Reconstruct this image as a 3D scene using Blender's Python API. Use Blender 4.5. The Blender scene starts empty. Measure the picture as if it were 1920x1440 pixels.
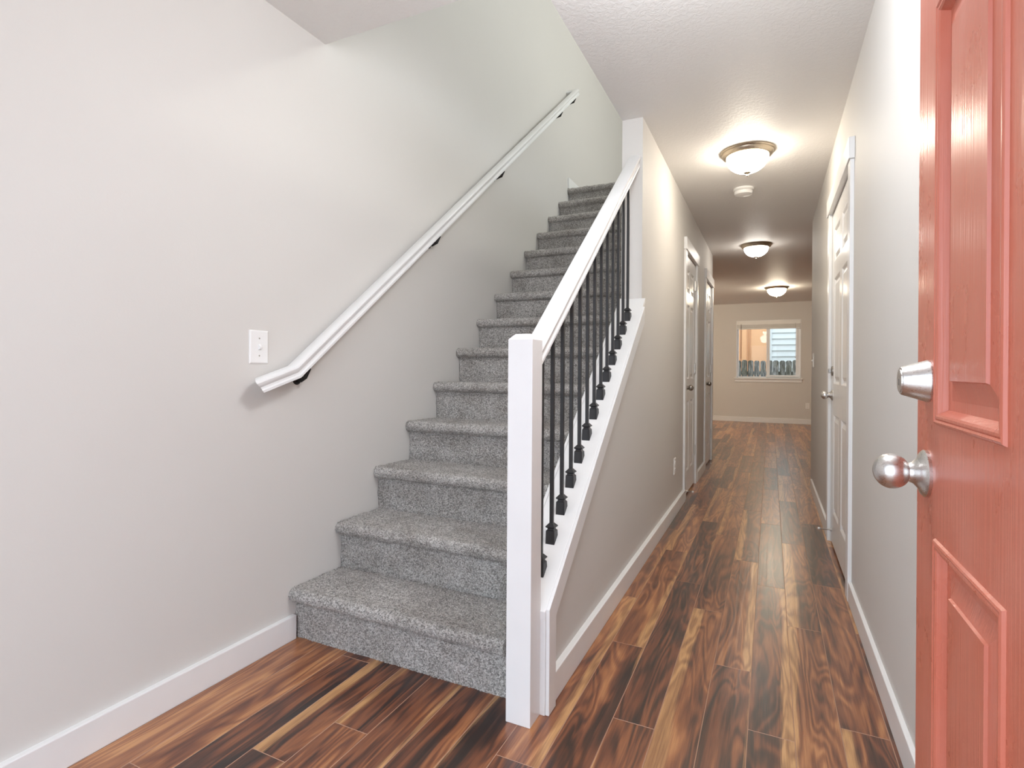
import bpy, bmesh, math, random
import numpy as np
from mathutils import Vector, Matrix

random.seed(7)
RNG = np.random.default_rng(11)
scene = bpy.context.scene
COL = scene.collection

# ------------------------------------------------------------------ camera
CAM_H = 1.063
F_PX, YAW, ROLL = 1019.8, 0.4436, 0.0069
cam_data = bpy.data.cameras.new('camera')
cam_data.sensor_fit = 'HORIZONTAL'
cam_data.sensor_width = 36.0
cam_data.lens = 36.0 * F_PX / 1920.0
cam_data.shift_y = -(720.0 - 691.2) / 1920.0
cam_data.clip_start = 0.02
cam = bpy.data.objects.new('camera', cam_data)
COL.objects.link(cam)
_fw = Vector((-math.sin(YAW), math.cos(YAW), 0))
_rt = Vector((math.cos(YAW), math.sin(YAW), 0))
_up = Vector((0, 0, 1))
_r = _rt * math.cos(ROLL) + _up * math.sin(ROLL)
_u = _up * math.cos(ROLL) - _rt * math.sin(ROLL)
cam.matrix_world = Matrix(((_r.x, _u.x, -_fw.x, 0), (_r.y, _u.y, -_fw.y, 0),
                           (_r.z, _u.z, -_fw.z, CAM_H), (0, 0, 0, 1)))
scene.camera = cam

# ------------------------------------------------------------------ sky and exposure
WORLD_STRENGTH = 3.6
LAMP_STRENGTH = 47.0
world = bpy.data.worlds.new('sky')
scene.world = world
world.use_nodes = True
bg = world.node_tree.nodes['Background']
bg.inputs[0].default_value = (0.84, 0.95, 1.08, 1)
bg.inputs[1].default_value = WORLD_STRENGTH
ld = bpy.data.lights.new('entry_fill_light', 'POINT')      # added fill light under the entry ceiling, out of view, no fixture
ld.energy = 31.0
ld.color = (0.94, 0.98, 1.03)
ld.shadow_soft_size = 0.16
entry = bpy.data.objects.new('entry_fill_light', ld)
entry.location = (-0.20, 1.45, 2.28)
COL.objects.link(entry)
lu = bpy.data.lights.new('upper_hall_light', 'POINT')  # added lamp, out of view, for the glow on the upper stair wall
lu.energy = 98.0
lu.color = (0.98, 1.0, 0.92)
lu.shadow_soft_size = 0.16
upper = bpy.data.objects.new('upper_hall_light', lu)
upper.location = (1.3, 4.6, 4.7)
COL.objects.link(upper)
lr = bpy.data.lights.new('back_room_fill_light', 'POINT')  # added to brighten the back room, unseen round the left corner, no fixture
lr.energy = 66.0
lr.color = (1.0, 0.88, 0.70)
lr.shadow_soft_size = 0.15
back = bpy.data.objects.new('back_room_fill_light', lr)
back.location = (-2.0, 9.3, 2.2)
COL.objects.link(back)
vs = scene.view_settings
vs.view_transform = 'Standard'
vs.look = 'None'
vs.gamma = 1.0
vs.use_curve_mapping = False
vs.exposure = 0.12
scene.cycles.max_bounces = 10
scene.cycles.diffuse_bounces = 7
scene.cycles.glossy_bounces = 4
scene.cycles.transmission_bounces = 6
scene.cycles.sample_clamp_indirect = 6.0
scene.cycles.use_denoising = True

# ------------------------------------------------------------------ dimensions
H = 2.44
RISE, RUN, NSTEP = 0.197, 0.252, 14
Y_R1 = 1.578                       # first riser
XE, XW, XR = -0.749, -0.636, 0.342
Y_STUB, Y_CORNER, Y_REND = 2.98, 6.95, 5.72
Y_OPEN = 1.75                      # near edge of the stairwell opening
YF = 12.21
S = 0.79                           # slope of the knee wall cap
def xl(z): return -1.688 - 0.0145 * z
def zcap(y): return 0.326 + S * (y - 1.555)

# ------------------------------------------------------------------ materials
class NT:
    def __init__(self, name):
        self.m = bpy.data.materials.new(name)
        self.m.use_nodes = True
        self.t = self.m.node_tree
        self.b = self.t.nodes['Principled BSDF']
    def n(self, kind, **kw):
        nd = self.t.nodes.new(kind)
        for k, v in kw.items():
            if k.startswith('i_'):
                key = k[2:]
                key = int(key) if key.isdigit() else key.replace('_', ' ')
                nd.inputs[key].default_value = v
            else:
                setattr(nd, k, v)
        return nd
    def l(self, a, b): self.t.links.new(a, b)
    def ramp(self, fac, stops, interp='LINEAR'):
        r = self.t.nodes.new('ShaderNodeValToRGB')
        r.color_ramp.interpolation = interp
        e = r.color_ramp.elements
        while len(e) < len(stops): e.new(0.5)
        for el, (p, c) in zip(e, stops):
            el.position = p
            el.color = (c[0], c[1], c[2], 1) if hasattr(c, '__len__') else (c, c, c, 1)
        self.l(fac, r.inputs[0])
        return r.outputs[0]
    def math(self, op, a, b=None, c=None):
        m = self.t.nodes.new('ShaderNodeMath'); m.operation = op
        for i, v in enumerate((a, b, c)):
            if v is None: continue
            if isinstance(v, (int, float)): m.inputs[i].default_value = v
            else: self.l(v, m.inputs[i])
        return m.outputs[0]
    def mix(self, fac, a, b, blend='MIX'):
        m = self.t.nodes.new('ShaderNodeMix'); m.data_type = 'RGBA'; m.blend_type = blend
        for i, v in ((0, fac), (6, a), (7, b)):
            if isinstance(v, (int, float)): m.inputs[i].default_value = v
            elif isinstance(v, tuple): m.inputs[i].default_value = (*v, 1)
            else: self.l(v, m.inputs[i])
        return m.outputs[2]
    def bump(self, height, strength, dist=0.002, normal=None):
        b = self.t.nodes.new('ShaderNodeBump')
        b.inputs['Strength'].default_value = strength
        b.inputs['Distance'].default_value = dist
        self.l(height, b.inputs['Height'])
        if normal is not None: self.l(normal, b.inputs['Normal'])
        return b.outputs[0]
    def coord(self): return self.n('ShaderNodeTexCoord').outputs['Object']
    def set(self, rough=None, metal=None, color=None, spec=None):
        if rough is not None: self.b.inputs['Roughness'].default_value = rough
        if metal is not None: self.b.inputs['Metallic'].default_value = metal
        if color is not None: self.b.inputs['Base Color'].default_value = (*color, 1)
        if spec is not None: self.b.inputs['Specular IOR Level'].default_value = spec
        return self

def noise(nt, vec, scale, detail=2.0, rough=0.5, dist=0.0):
    nd = nt.n('ShaderNodeTexNoise')
    nd.inputs['Scale'].default_value = scale
    nd.inputs['Detail'].default_value = detail
    nd.inputs['Roughness'].default_value = rough
    nd.inputs['Distortion'].default_value = dist
    nt.l(vec, nd.inputs['Vector'])
    return nd.outputs[0]

def simple(name, color, rough=0.5, metal=0.0, bump=None, spec=None):
    nt = NT(name).set(rough, metal, color, spec)
    c = nt.coord()
    v = noise(nt, c, 9.0, 3)
    nt.l(nt.mix(v, tuple(x * 0.96 for x in color), tuple(min(1, x * 1.04) for x in color)), nt.b.inputs['Base Color'])
    if bump:
        sc, st, ds = bump
        nt.l(nt.bump(noise(nt, c, sc, 2), st, ds), nt.b.inputs['Normal'])
    return nt.m

def mat_wall():
    nt = NT('wall_paint').set(0.62, 0, (0.66, 0.615, 0.565), 0.35)
    c = nt.coord()
    big = noise(nt, c, 1.7, 3)
    nt.l(nt.mix(big, (0.655, 0.634, 0.603), (0.685, 0.664, 0.634)), nt.b.inputs['Base Color'])
    peel = noise(nt, c, 170.0, 2, 0.5)
    soft = noise(nt, c, 14.0, 2)
    n1 = nt.bump(soft, 0.12, 0.003)
    nt.l(nt.bump(peel, 0.16, 0.0012, n1), nt.b.inputs['Normal'])
    return nt.m

def mat_ceiling():
    nt = NT('ceiling_paint').set(0.55, 0, (0.80, 0.785, 0.765), 0.4)
    c = nt.coord()
    a = noise(nt, c, 55.0, 3, 0.6, 0.6)
    plate = nt.ramp(a, [(0.44, 0.0), (0.56, 1.0)])
    fine = noise(nt, c, 220.0, 2)
    n1 = nt.bump(fine, 0.15, 0.001)
    nt.l(nt.bump(plate, 0.35, 0.0018, n1), nt.b.inputs['Normal'])
    return nt.m

def mat_carpet():
    nt = NT('carpet_pile').set(0.95, 0, (0.3, 0.29, 0.28), 0.1)
    c = nt.coord()
    vo = nt.n('ShaderNodeTexVoronoi'); vo.inputs['Scale'].default_value = 230.0
    nt.l(c, vo.inputs['Vector'])
    sep = nt.n('ShaderNodeSeparateColor'); nt.l(vo.outputs['Color'], sep.inputs[0])
    fleck = nt.ramp(sep.outputs[0], [(0.0, (0.055, 0.049, 0.044)), (0.2, (0.18, 0.163, 0.148)),
                                     (0.42, (0.38, 0.357, 0.332)), (0.70, (0.58, 0.553, 0.524)), (1.0, (0.84, 0.815, 0.785))])
    fine = noise(nt, c, 420.0, 3, 0.7)
    col = nt.mix(0.45, fleck, nt.ramp(fine, [(0.3, (0.085, 0.077, 0.070)), (0.52, (0.40, 0.380, 0.358)), (0.7, (0.74, 0.725, 0.705))]))
    lay = noise(nt, c, 7.0, 3, 0.6, 0.4)
    col = nt.mix(1.0, col, nt.ramp(lay, [(0.3, (0.80, 0.775, 0.75)), (0.62, (1.06, 1.055, 1.05))]), 'MULTIPLY')
    nt.l(col, nt.b.inputs['Base Color'])
    sh = nt.b.inputs.get('Sheen Weight')
    if sh is not None: sh.default_value = 0.25
    n1 = nt.bump(fine, 0.7, 0.004)
    nt.l(nt.bump(vo.outputs['Distance'], 0.5, 0.004, n1), nt.b.inputs['Normal'])
    return nt.m

def mat_floor():
    nt = NT('acacia_laminate').set(0.24, 0, (0.2, 0.08, 0.03), 0.65)
    uv = nt.n('ShaderNodeUVMap'); uv.uv_map = 'UVMap'
    at = nt.n('ShaderNodeAttribute'); at.attribute_name = 'seed'
    seed = at.outputs['Fac']
    sx = nt.n('ShaderNodeSeparateXYZ'); nt.l(uv.outputs[0], sx.inputs[0])
    u, v = sx.outputs[0], sx.outputs[1]
    def vec(ku, kv, ks):
        cb = nt.n('ShaderNodeCombineXYZ')
        nt.l(nt.math('MULTIPLY', u, ku), cb.inputs[0])
        nt.l(nt.math('MULTIPLY', v, kv), cb.inputs[1])
        nt.l(nt.math('MULTIPLY', seed, ks), cb.inputs[2])
        return cb.outputs[0]
    # growth figure: contour lines of a stretched field, so they close round knots
    fig = noise(nt, vec(9.0, 1.15, 61.0), 1.0, 2.5, 0.5, 0.6)
    wob = noise(nt, vec(45.0, 6.0, 23.0), 1.0, 2, 0.5)
    rings = nt.math('SINE', nt.math('ADD', nt.math('MULTIPLY', fig, 70.0), nt.math('MULTIPLY', wob, 2.5)))
    rings = nt.math('MULTIPLY_ADD', rings, 0.5, 0.5)
    broad = noise(nt, vec(17.0, 1.0, 97.0), 1.0, 3, 0.6, 0.9)
    fibre = noise(nt, vec(300.0, 8.0, 11.0), 1.0, 3, 0.65)
    patch = noise(nt, vec(5.0, 2.2, 53.0), 1.0, 2, 0.5, 0.6)
    t = nt.math('MULTIPLY', broad, 0.62)
    t = nt.math('ADD', t, nt.math('MULTIPLY', patch, 0.25))
    t = nt.math('ADD', t, nt.math('MULTIPLY', rings, 0.12))
    t = nt.math('ADD', t, nt.math('MULTIPLY', nt.math('SUBTRACT', fibre, 0.5), 0.20))
    t = nt.math('ADD', t, nt.math('MULTIPLY', nt.math('SUBTRACT', seed, 0.5), 0.20))
    col = nt.ramp(t, [(0.29, (0.018, 0.008, 0.006)), (0.38, (0.066, 0.022, 0.011)), (0.45, (0.155, 0.048, 0.020)),
                      (0.52, (0.235, 0.080, 0.030)), (0.60, (0.360, 0.140, 0.052)), (0.70, (0.56, 0.27, 0.105))])
    # golden sapwood along one edge of some boards
    en = noise(nt, vec(3.0, 1.4, 41.0), 1.0, 2, 0.5)
    edge = nt.math('SUBTRACT', nt.math('ADD', nt.math('MULTIPLY', u, 8.0), nt.math('MULTIPLY', en, 0.6)), 0.42)
    pres = nt.math('FRACT', nt.math('MULTIPLY', seed, 7.31))
    wdt = nt.math('MULTIPLY', nt.math('SUBTRACT', pres, 0.58), 0.62)
    sap = nt.ramp(nt.math('ADD', nt.math('MULTIPLY', nt.math('ADD', nt.math('SUBTRACT', wdt, edge), nt.math('MULTIPLY', nt.math('SUBTRACT', fibre, 0.5), 0.10)), 13.0), 0.5), [(0.0, 0.0), (1.0, 0.92)])
    sapc = nt.ramp(nt.math('ADD', nt.math('MULTIPLY', fibre, 0.7), nt.math('MULTIPLY', rings, 0.3)),
                   [(0.25, (0.27, 0.115, 0.042)), (0.7, (0.60, 0.33, 0.135))])
    col = nt.mix(sap, col, sapc)
    nt.l(col, nt.b.inputs['Base Color'])
    nt.b.inputs['Coat Weight'].default_value = 0.45
    nt.b.inputs['Coat Roughness'].default_value = 0.285
    # hand-scraped ripple
    rip = noise(nt, vec(75.0, 2.2, 17.0), 1.0, 1.0, 0.4, 0.5)
    n1 = nt.bump(rip, 0.26, 0.0016)
    nt.l(n1, nt.b.inputs['Normal'])
    nt.l(n1, nt.b.inputs['Coat Normal'])
    nt.l(nt.ramp(rip, [(0.3, 0.285), (0.7, 0.33)]), nt.b.inputs['Roughness'])
    return nt.m

def mat_red():
    nt = NT('red_door_paint').set(0.33, 0, (0.48, 0.115, 0.07), 0.5)
    c = nt.coord()
    mp = nt.n('ShaderNodeMapping'); mp.inputs['Scale'].default_value = (130, 130, 2.2)
    nt.l(c, mp.inputs['Vector'])
    grain = noise(nt, mp.outputs[0], 1.0, 3, 0.6, 0.6)
    mp2 = nt.n('ShaderNodeMapping'); mp2.inputs['Scale'].default_value = (9, 9, 5.0)
    nt.l(c, mp2.inputs['Vector'])
    scuff = noise(nt, mp2.outputs[0], 1.0, 4, 0.6)
    nt.l(nt.mix(nt.ramp(scuff, [(0.42, 0.0), (0.75, 0.6)]), (0.545, 0.150, 0.094), (0.59, 0.235, 0.175)), nt.b.inputs['Base Color'])
    nt.l(nt.bump(grain, 0.55, 0.0014), nt.b.inputs['Normal'])
    nt.l(nt.ramp(scuff, [(0.3, 0.24), (0.7, 0.36)]), nt.b.inputs['Roughness'])
    return nt.m

def mat_nickel(name, color, rough):
    nt = NT(name).set(rough, 1.0, color)
    c = nt.coord()
    mp = nt.n('ShaderNodeMapping'); mp.inputs['Scale'].default_value = (40, 900, 900)
    nt.l(c, mp.inputs['Vector'])
    g = noise(nt, mp.outputs[0], 1.0, 2)
    nt.l(nt.ramp(g, [(0.3, max(0.02, rough - 0.06)), (0.7, rough + 0.08)]), nt.b.inputs['Roughness'])
    return nt.m

def mat_glow(name, color, strength):
    nt = NT(name).set(0.3, 0, (0.9, 0.88, 0.84))
    c = nt.coord()
    sw = noise(nt, c, 14.0, 3, 0.6, 1.5)
    nt.l(nt.mix(sw, tuple(x * 0.9 for x in color), color), nt.b.inputs['Emission Color'])
    nt.b.inputs['Emission Strength'].default_value = strength
    return nt.m

def mat_glass():
    nt = NT('window_glass')
    tr = nt.n('ShaderNodeBsdfTransparent'); tr.inputs[0].default_value = (0.97, 0.985, 0.98, 1)
    gl = nt.n('ShaderNodeBsdfGlossy'); gl.inputs['Roughness'].default_value = 0.02
    fr = nt.n('ShaderNodeFresnel'); fr.inputs[0].default_value = 1.5
    mx = nt.n('ShaderNodeMixShader')
    geo = nt.n('ShaderNodeNewGeometry')
    front = nt.math('SUBTRACT', 1.0, geo.outputs['Backfacing'])
    nt.l(nt.math('MULTIPLY', nt.math('MULTIPLY', fr.outputs[0], 0.4), front), mx.inputs[0])
    nt.l(tr.outputs[0], mx.inputs[1]); nt.l(gl.outputs[0], mx.inputs[2])
    nt.l(mx.outputs[0], nt.t.nodes['Material Output'].inputs[0])
    return nt.m

def mat_fence():
    nt = NT('weathered_cedar').set(0.9, 0, (0.2, 0.2, 0.18))
    c = nt.coord()
    mp = nt.n('ShaderNodeMapping'); mp.inputs['Scale'].default_value = (60, 60, 4)
    nt.l(c, mp.inputs['Vector'])
    g = noise(nt, mp.outputs[0], 1.0, 4, 0.65, 0.8)
    patch = noise(nt, c, 6.0, 3)
    col = nt.ramp(g, [(0.36, (0.030, 0.033, 0.028)), (0.52, (0.13, 0.13, 0.115)), (0.66, (0.55, 0.55, 0.50))])
    nt.l(nt.mix(nt.ramp(patch, [(0.45, 0.0), (0.7, 0.5)]), col, (0.10, 0.095, 0.045)), nt.b.inputs['Base Color'])
    return nt.m

M = dict(
    wall=mat_wall(), ceiling=mat_ceiling(), carpet=mat_carpet(), floor=mat_floor(), red=mat_red(),
    seam=simple('plank_seam_glint', (0.42, 0.25, 0.17), 0.5),  # pale colour stands in for light caught on the board bevels
    trim=simple('white_trim_paint', (0.82, 0.82, 0.815), 0.32, bump=(60, 0.05, 0.001)),
    door=simple('white_door_paint', (0.84, 0.835, 0.825), 0.26, bump=(90, 0.06, 0.001)),
    plate=simple('white_plastic', (0.87, 0.865, 0.85), 0.35),
    dark_slot=simple('dark_slot', (0.03, 0.03, 0.03), 0.6),
    iron=simple('dark_iron', (0.030, 0.029, 0.030), 0.42, 0.35, bump=(120, 0.12, 0.001)),
    black=simple('black_bracket', (0.012, 0.010, 0.009), 0.45, 0.3),
    nickel=mat_nickel('satin_nickel', (0.68, 0.665, 0.65), 0.31),
    dark_nickel=mat_nickel('aged_nickel', (0.36, 0.33, 0.30), 0.26),
    hinge=mat_nickel('hinge_nickel', (0.60, 0.57, 0.52), 0.30),
    lamp_metal=mat_nickel('lamp_nickel', (0.52, 0.44, 0.34), 0.28),
    glow=mat_glow('frosted_bowl', (1.0, 0.90, 0.75), LAMP_STRENGTH),
    glow_cool=mat_glow('frosted_bowl_white', (1.0, 0.93, 0.84), LAMP_STRENGTH * 0.45),
    glow_warm=mat_glow('frosted_bowl_amber', (1.0, 0.86, 0.66), LAMP_STRENGTH * 1.4),
    glass=mat_glass(),
    vinyl=simple('white_vinyl', (0.86, 0.87, 0.88), 0.35),
    blind=simple('white_blind', (0.86, 0.85, 0.82), 0.45),
    cord=simple('blind_cord', (0.35, 0.30, 0.26), 0.7),
    wand=simple('blind_wand', (0.20, 0.13, 0.10), 0.4),
    orange=simple('orange_siding', (0.74, 0.41, 0.21), 0.8),
    orange_batten=simple('orange_batten', (0.52, 0.26, 0.13), 0.8),
    siding=simple('pale_siding', (0.60, 0.63, 0.61), 0.8),
    fence=mat_fence(),
    soil=simple('soil', (0.10, 0.09, 0.07), 0.95),
    rubber=simple('white_rubber', (0.80, 0.79, 0.77), 0.6),
    concrete=simple('porch_concrete', (0.70, 0.69, 0.67), 0.9),
)

# ------------------------------------------------------------------ mesh helpers
def quad_box(bm, c8):
    vs_ = [bm.verts.new(c) for c in c8]
    for f in ((0, 3, 2, 1), (4, 5, 6, 7), (0, 1, 5, 4), (1, 2, 6, 5), (2, 3, 7, 6), (3, 0, 4, 7)):
        bm.faces.new([vs_[i] for i in f])
def box(bm, x0, x1, y0, y1, z0, z1):
    quad_box(bm, [(x0, y0, z0), (x1, y0, z0), (x1, y1, z0), (x0, y1, z0), (x0, y0, z1), (x1, y0, z1), (x1, y1, z1), (x0, y1, z1)])
def prism(bm, pts, axis, a, b):
    """extrude a polygon given in the two other axes (in xyz order) from a to b along axis"""
    def P(p, t):
        return {'x': (t, p[0], p[1]), 'y': (p[0], t, p[1]), 'z': (p[0], p[1], t)}[axis]
    A = [bm.verts.new(P(p, a)) for p in pts]
    B = [bm.verts.new(P(p, b)) for p in pts]
    n = len(pts)
    bm.faces.new(A[::-1]); bm.faces.new(B)
    for i in range(n):
        bm.faces.new((A[i], A[(i + 1) % n], B[(i + 1) % n], B[i]))
def lathe(bm, prof, origin, axis, seg=32):
    """prof: list of (radius, distance along axis)"""
    ax = Vector(axis).normalized()
    t = Vector((0, 0, 1)) if abs(ax.z) < 0.9 else Vector((1, 0, 0))
    e1 = ax.cross(t).normalized(); e2 = ax.cross(e1)
    o = Vector(origin)
    rings = []
    for r, d in prof:
        if r < 1e-6:
            rings.append([bm.verts.new(o + ax * d)])
        else:
            rings.append([bm.verts.new(o + ax * d + (e1 * math.cos(2 * math.pi * k / seg) + e2 * math.sin(2 * math.pi * k / seg)) * r) for k in range(seg)])
    for A, B in zip(rings, rings[1:]):
        for k in range(seg):
            k2 = (k + 1) % seg
            if len(A) == 1 and len(B) == 1: continue
            if len(A) == 1: bm.faces.new((A[0], B[k], B[k2]))
            elif len(B) == 1: bm.faces.new((A[k], B[0], A[k2]))
            else: bm.faces.new((A[k], B[k], B[k2], A[k2]))
    for R in (rings[0], rings[-1]):
        if len(R) > 1: bm.faces.new(R)
def tube(bm, pts, r, seg=12):
    pts = [Vector(p) for p in pts]
    rings = []
    for i, p in enumerate(pts):
        d = (pts[min(i + 1, len(pts) - 1)] - pts[max(i - 1, 0)]).normalized()
        t = Vector((0, 0, 1)) if abs(d.z) < 0.95 else Vector((1, 0, 0))
        e1 = d.cross(t).normalized(); e2 = d.cross(e1)
        rr = r[i] if hasattr(r, '__len__') else r
        rings.append([bm.verts.new(p + (e1 * math.cos(2 * math.pi * k / seg) + e2 * math.sin(2 * math.pi * k / seg)) * rr) for k in range(seg)])
    for A, B in zip(rings, rings[1:]):
        for k in range(seg):
            bm.faces.new((A[k], A[(k + 1) % seg], B[(k + 1) % seg], B[k]))
    bm.faces.new(rings[0]); bm.faces.new(rings[-1])
def sweep_sections(bm, sections):
    """sections: list of equally long closed point loops"""
    R = [[bm.verts.new(p) for p in s] for s in sections]
    n = len(R[0])
    for A, B in zip(R, R[1:]):
        for k in range(n):
            bm.faces.new((A[k], A[(k + 1) % n], B[(k + 1) % n], B[k]))
    bm.faces.new(R[0][::-1]); bm.faces.new(R[-1])
def new(): return bmesh.new()
def obj(name, bm, mat, parent=None, bevel=0.0, smooth=False, seg=2):
    bmesh.ops.recalc_face_normals(bm, faces=bm.faces)
    me = bpy.data.meshes.new(name)
    bm.to_mesh(me); bm.free()
    if smooth:
        me.polygons.foreach_set('use_smooth', [True] * len(me.polygons))
    for m in (mat if isinstance(mat, (list, tuple)) else [mat]): me.materials.append(m)
    o = bpy.data.objects.new(name, me)
    COL.objects.link(o)
    if bevel:
        b = o.modifiers.new('bevel', 'BEVEL'); b.width = bevel; b.segments = seg
        b.limit_method = 'ANGLE'; b.angle_limit = math.radians(35)
        b.harden_normals = False
    if smooth and True:
        for e in me.edges: pass
    if parent is not None: attach(o, parent)
    return o
def attach(o, parent):
    o.parent = parent
    if parent.parent is None:      # meshes are written in world coordinates; parts sit at the origin of the world
        o.matrix_parent_inverse = Matrix.Translation(parent.location).inverted()
def smooth_by_angle(o, deg=35):
    """sharp edges above an angle, smooth elsewhere"""
    me = o.data
    bm = bmesh.new(); bm.from_mesh(me)
    lim = math.radians(deg)
    for f in bm.faces: f.smooth = True
    for e in bm.edges:
        e.smooth = not (len(e.link_faces) == 2 and e.calc_face_angle(0) > lim)
    bm.to_mesh(me); bm.free()
    return o
def tag(o, label, cat, group=None, kind=None):
    if label: o['label'] = label
    if cat: o['category'] = cat
    if group: o['group'] = group
    if kind: o['kind'] = kind
    return o
def thing(name, loc, label, cat, group=None, kind=None):
    e = bpy.data.objects.new(name, None)
    e.empty_display_size = 0.05
    e.location = loc
    COL.objects.link(e)
    return tag(e, label, cat, group, kind)
def struct(name, bm, mat, label, cat, **kw):
    return tag(obj(name, bm, mat, **kw), label, cat, kind='structure')
def copy_tree(o, parent=None):
    c = o.copy(); COL.objects.link(c)
    if parent is not None: c.parent = parent
    for ch in list(o.children): copy_tree(ch, c)
    return c

# ------------------------------------------------------------------ floor (planks in one surface)
def build_floor():
    W, L = 0.1243, 1.203
    u0 = 0.070 - 40 * W
    known = {}          # column (left edge index relative to 0.070) -> one butt joint
    known.update({1: 1.885, 0: 2.54, -1: 1.757, -2: 2.095, -3: 2.548, -4: 1.635, -5: 2.095, -6: 2.54,
                  -10: 1.247, -11: 1.062, -13: 0.88, -7: 1.74, -8: 2.2, -9: 1.6, -12: 1.55})
    x_min, x_max, y_min, y_max = -3.35, 3.2, -0.6, 12.4
    verts, faces, mats, uvs, seeds = [], [], [], [], []
    g = 0.0013
    k = math.floor((x_min - 0.070) / W)
    def quad(p, m, uv, s):
        i = len(verts); verts.extend(p); faces.append((i, i + 1, i + 2, i + 3)); mats.append(m); uvs.extend(uv); seeds.append(s)
    while 0.070 + k * W < x_max:
        xa = 0.070 + k * W; xb = xa + W
        off = known.get(k, random.random() * L)
        ya = off - math.ceil((off - y_min) / L) * L
        while ya < y_max:
            yb = ya + L
            s = random.random()
            flip = random.random() < 0.5
            vo = random.random() * 3
            def U(x): return (xb - x) if flip else (x - xa)
            p = [(xa + g, ya + g), (xb - g, ya + g), (xb - g, yb - g), (xa + g, yb - g)]
            quad([(x, y, 0.0) for x, y in p], 0, [(U(x), y - ya + vo) for x, y in p], s)
            q = [(xa, ya), (xb, ya), (xb, yb), (xa, yb)]
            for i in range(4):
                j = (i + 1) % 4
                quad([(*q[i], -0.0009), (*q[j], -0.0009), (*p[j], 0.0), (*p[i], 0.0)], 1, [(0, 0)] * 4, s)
            ya = yb
        k += 1
    me = bpy.data.meshes.new('floor')
    me.from_pydata(verts, [], faces)
    # solid body below the boards
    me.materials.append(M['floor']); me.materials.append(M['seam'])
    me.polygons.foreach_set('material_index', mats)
    ul = me.uv_layers.new(name='UVMap')
    ul.data.foreach_set('uv', np.array(uvs, dtype=np.float32).ravel())
    at = me.attributes.new('seed', 'FLOAT', 'FACE')
    at.data.foreach_set('value', seeds)
    o = bpy.data.objects.new('floor', me); COL.objects.link(o)
    tag(o, 'glossy red-brown wood plank floor running down the hallway', 'floor', kind='structure')
    bm = new(); box(bm, x_min, x_max, y_min, y_max, -0.12, -0.002)
    obj('floor_base', bm, M['soil'], o)
build_floor()

# ------------------------------------------------------------------ walls
bm = new()
def lean(y0, y1, z0, z1):
    quad_box(bm, [(-1.95, y0, z0), (xl(z0), y0, z0), (xl(z0), y1, z0), (-1.95, y1, z0), (-1.95, y0, z1), (xl(z1), y0, z1), (xl(z1), y1, z1), (-1.95, y1, z1)])
lean(-0.6, 9.2, 0.0, 5.2)
struct('wall_left', bm, M['wall'], 'tall greige wall beside the carpeted stairs holding the white handrail', 'wall')

D2 = (4.66, 5.33)      # left hall doors (clear opening along y)
D3 = (6.17, 6.83)
D4 = (3.015, 3.925)    # right hall door
DH = 2.035
bm = new()             # wall between stairs and hall, with niches for two doors
def hall_seg(y0, y1, z0=0.0, z1=H): box(bm, XW - 0.045, XW, y0, y1, z0, z1)
box(bm, XE, XW - 0.045, Y_STUB, Y_CORNER, 0, H)
hall_seg(Y_STUB, D2[0]); hall_seg(D2[1], D3[0]); hall_seg(D3[1], Y_CORNER)
hall_seg(D2[0], D2[1], DH, H); hall_seg(D3[0], D3[1], DH, H)
struct('wall_middle', bm, M['wall'], 'greige wall between the stairs and the hallway with two white doors', 'wall')

bm = new()             # knee wall under the railing
prism(bm, [(1.567, 0), (Y_STUB, 0), (Y_STUB, zcap(Y_STUB) - 0.022), (1.567, zcap(1.567) - 0.022)], 'x', XE, XW)
struct('wall_knee', bm, M['wall'], 'low sloping greige wall under the stair railing', 'wall')

bm = new()
def rseg(y0, y1, z0=0.0, z1=H): box(bm, XR, XR + 0.05, y0, y1, z0, z1)
box(bm, XR + 0.05, XR + 0.14, -0.6, Y_REND, 0, H)
rseg(-0.6, D4[0]); rseg(D4[1], Y_REND); rseg(D4[0], D4[1], DH, H)
struct('wall_right', bm, M['wall'], 'greige hallway wall behind the open red door', 'wall')

WX0, WX1, WZ0, WZ1 = -0.645, 0.548, 0.905, 2.085
bm = new()
T = 0.14
box(bm, -3.35, WX0, YF, YF + T, 0, H); box(bm, WX1, 3.2, YF, YF + T, 0, H)
box(bm, WX0, WX1, YF, YF + T, 0, WZ0); box(bm, WX0, WX1, YF, YF + T, WZ1, H)
struct('wall_far', bm, M['wall'], 'far greige wall of the back room around the window', 'wall')
bm = new()
box(bm, -3.35, XE, Y_CORNER - 0.11, Y_CORNER, 0, H)
struct('wall_partition_left', bm, M['wall'], 'greige wall of the back room left of the hallway mouth', 'wall')
bm = new()
box(bm, XR + 0.14, 3.2, Y_REND - 0.11, Y_REND, 0, H)
struct('wall_partition_right', bm, M['wall'], 'greige wall of the back room right of the hallway mouth', 'wall')
bm = new(); box(bm, -3.46, -3.35, Y_CORNER - 0.11, YF + T, 0, H)
struct('wall_side_left', bm, M['wall'], 'left end wall of the back room', 'wall')
bm = new()
box(bm, 3.2, 3.31, Y_REND - 0.11, YF + T, 0, H)
struct('wall_side_right', bm, M['wall'], 'right end wall of the back room', 'wall')

bm = new()             # front wall behind the viewer with the open entrance
box(bm, -1.95, -1.45, -0.45, -0.30, 0, H); box(bm, 0.26, XR + 0.14, -0.45, -0.30, 0, H); box(bm, -1.45, 0.26, -0.45, -0.30, 2.10, H)
struct('wall_front', bm, M['wall'], 'front wall of the entry around the wide open doorway', 'wall')

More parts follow.
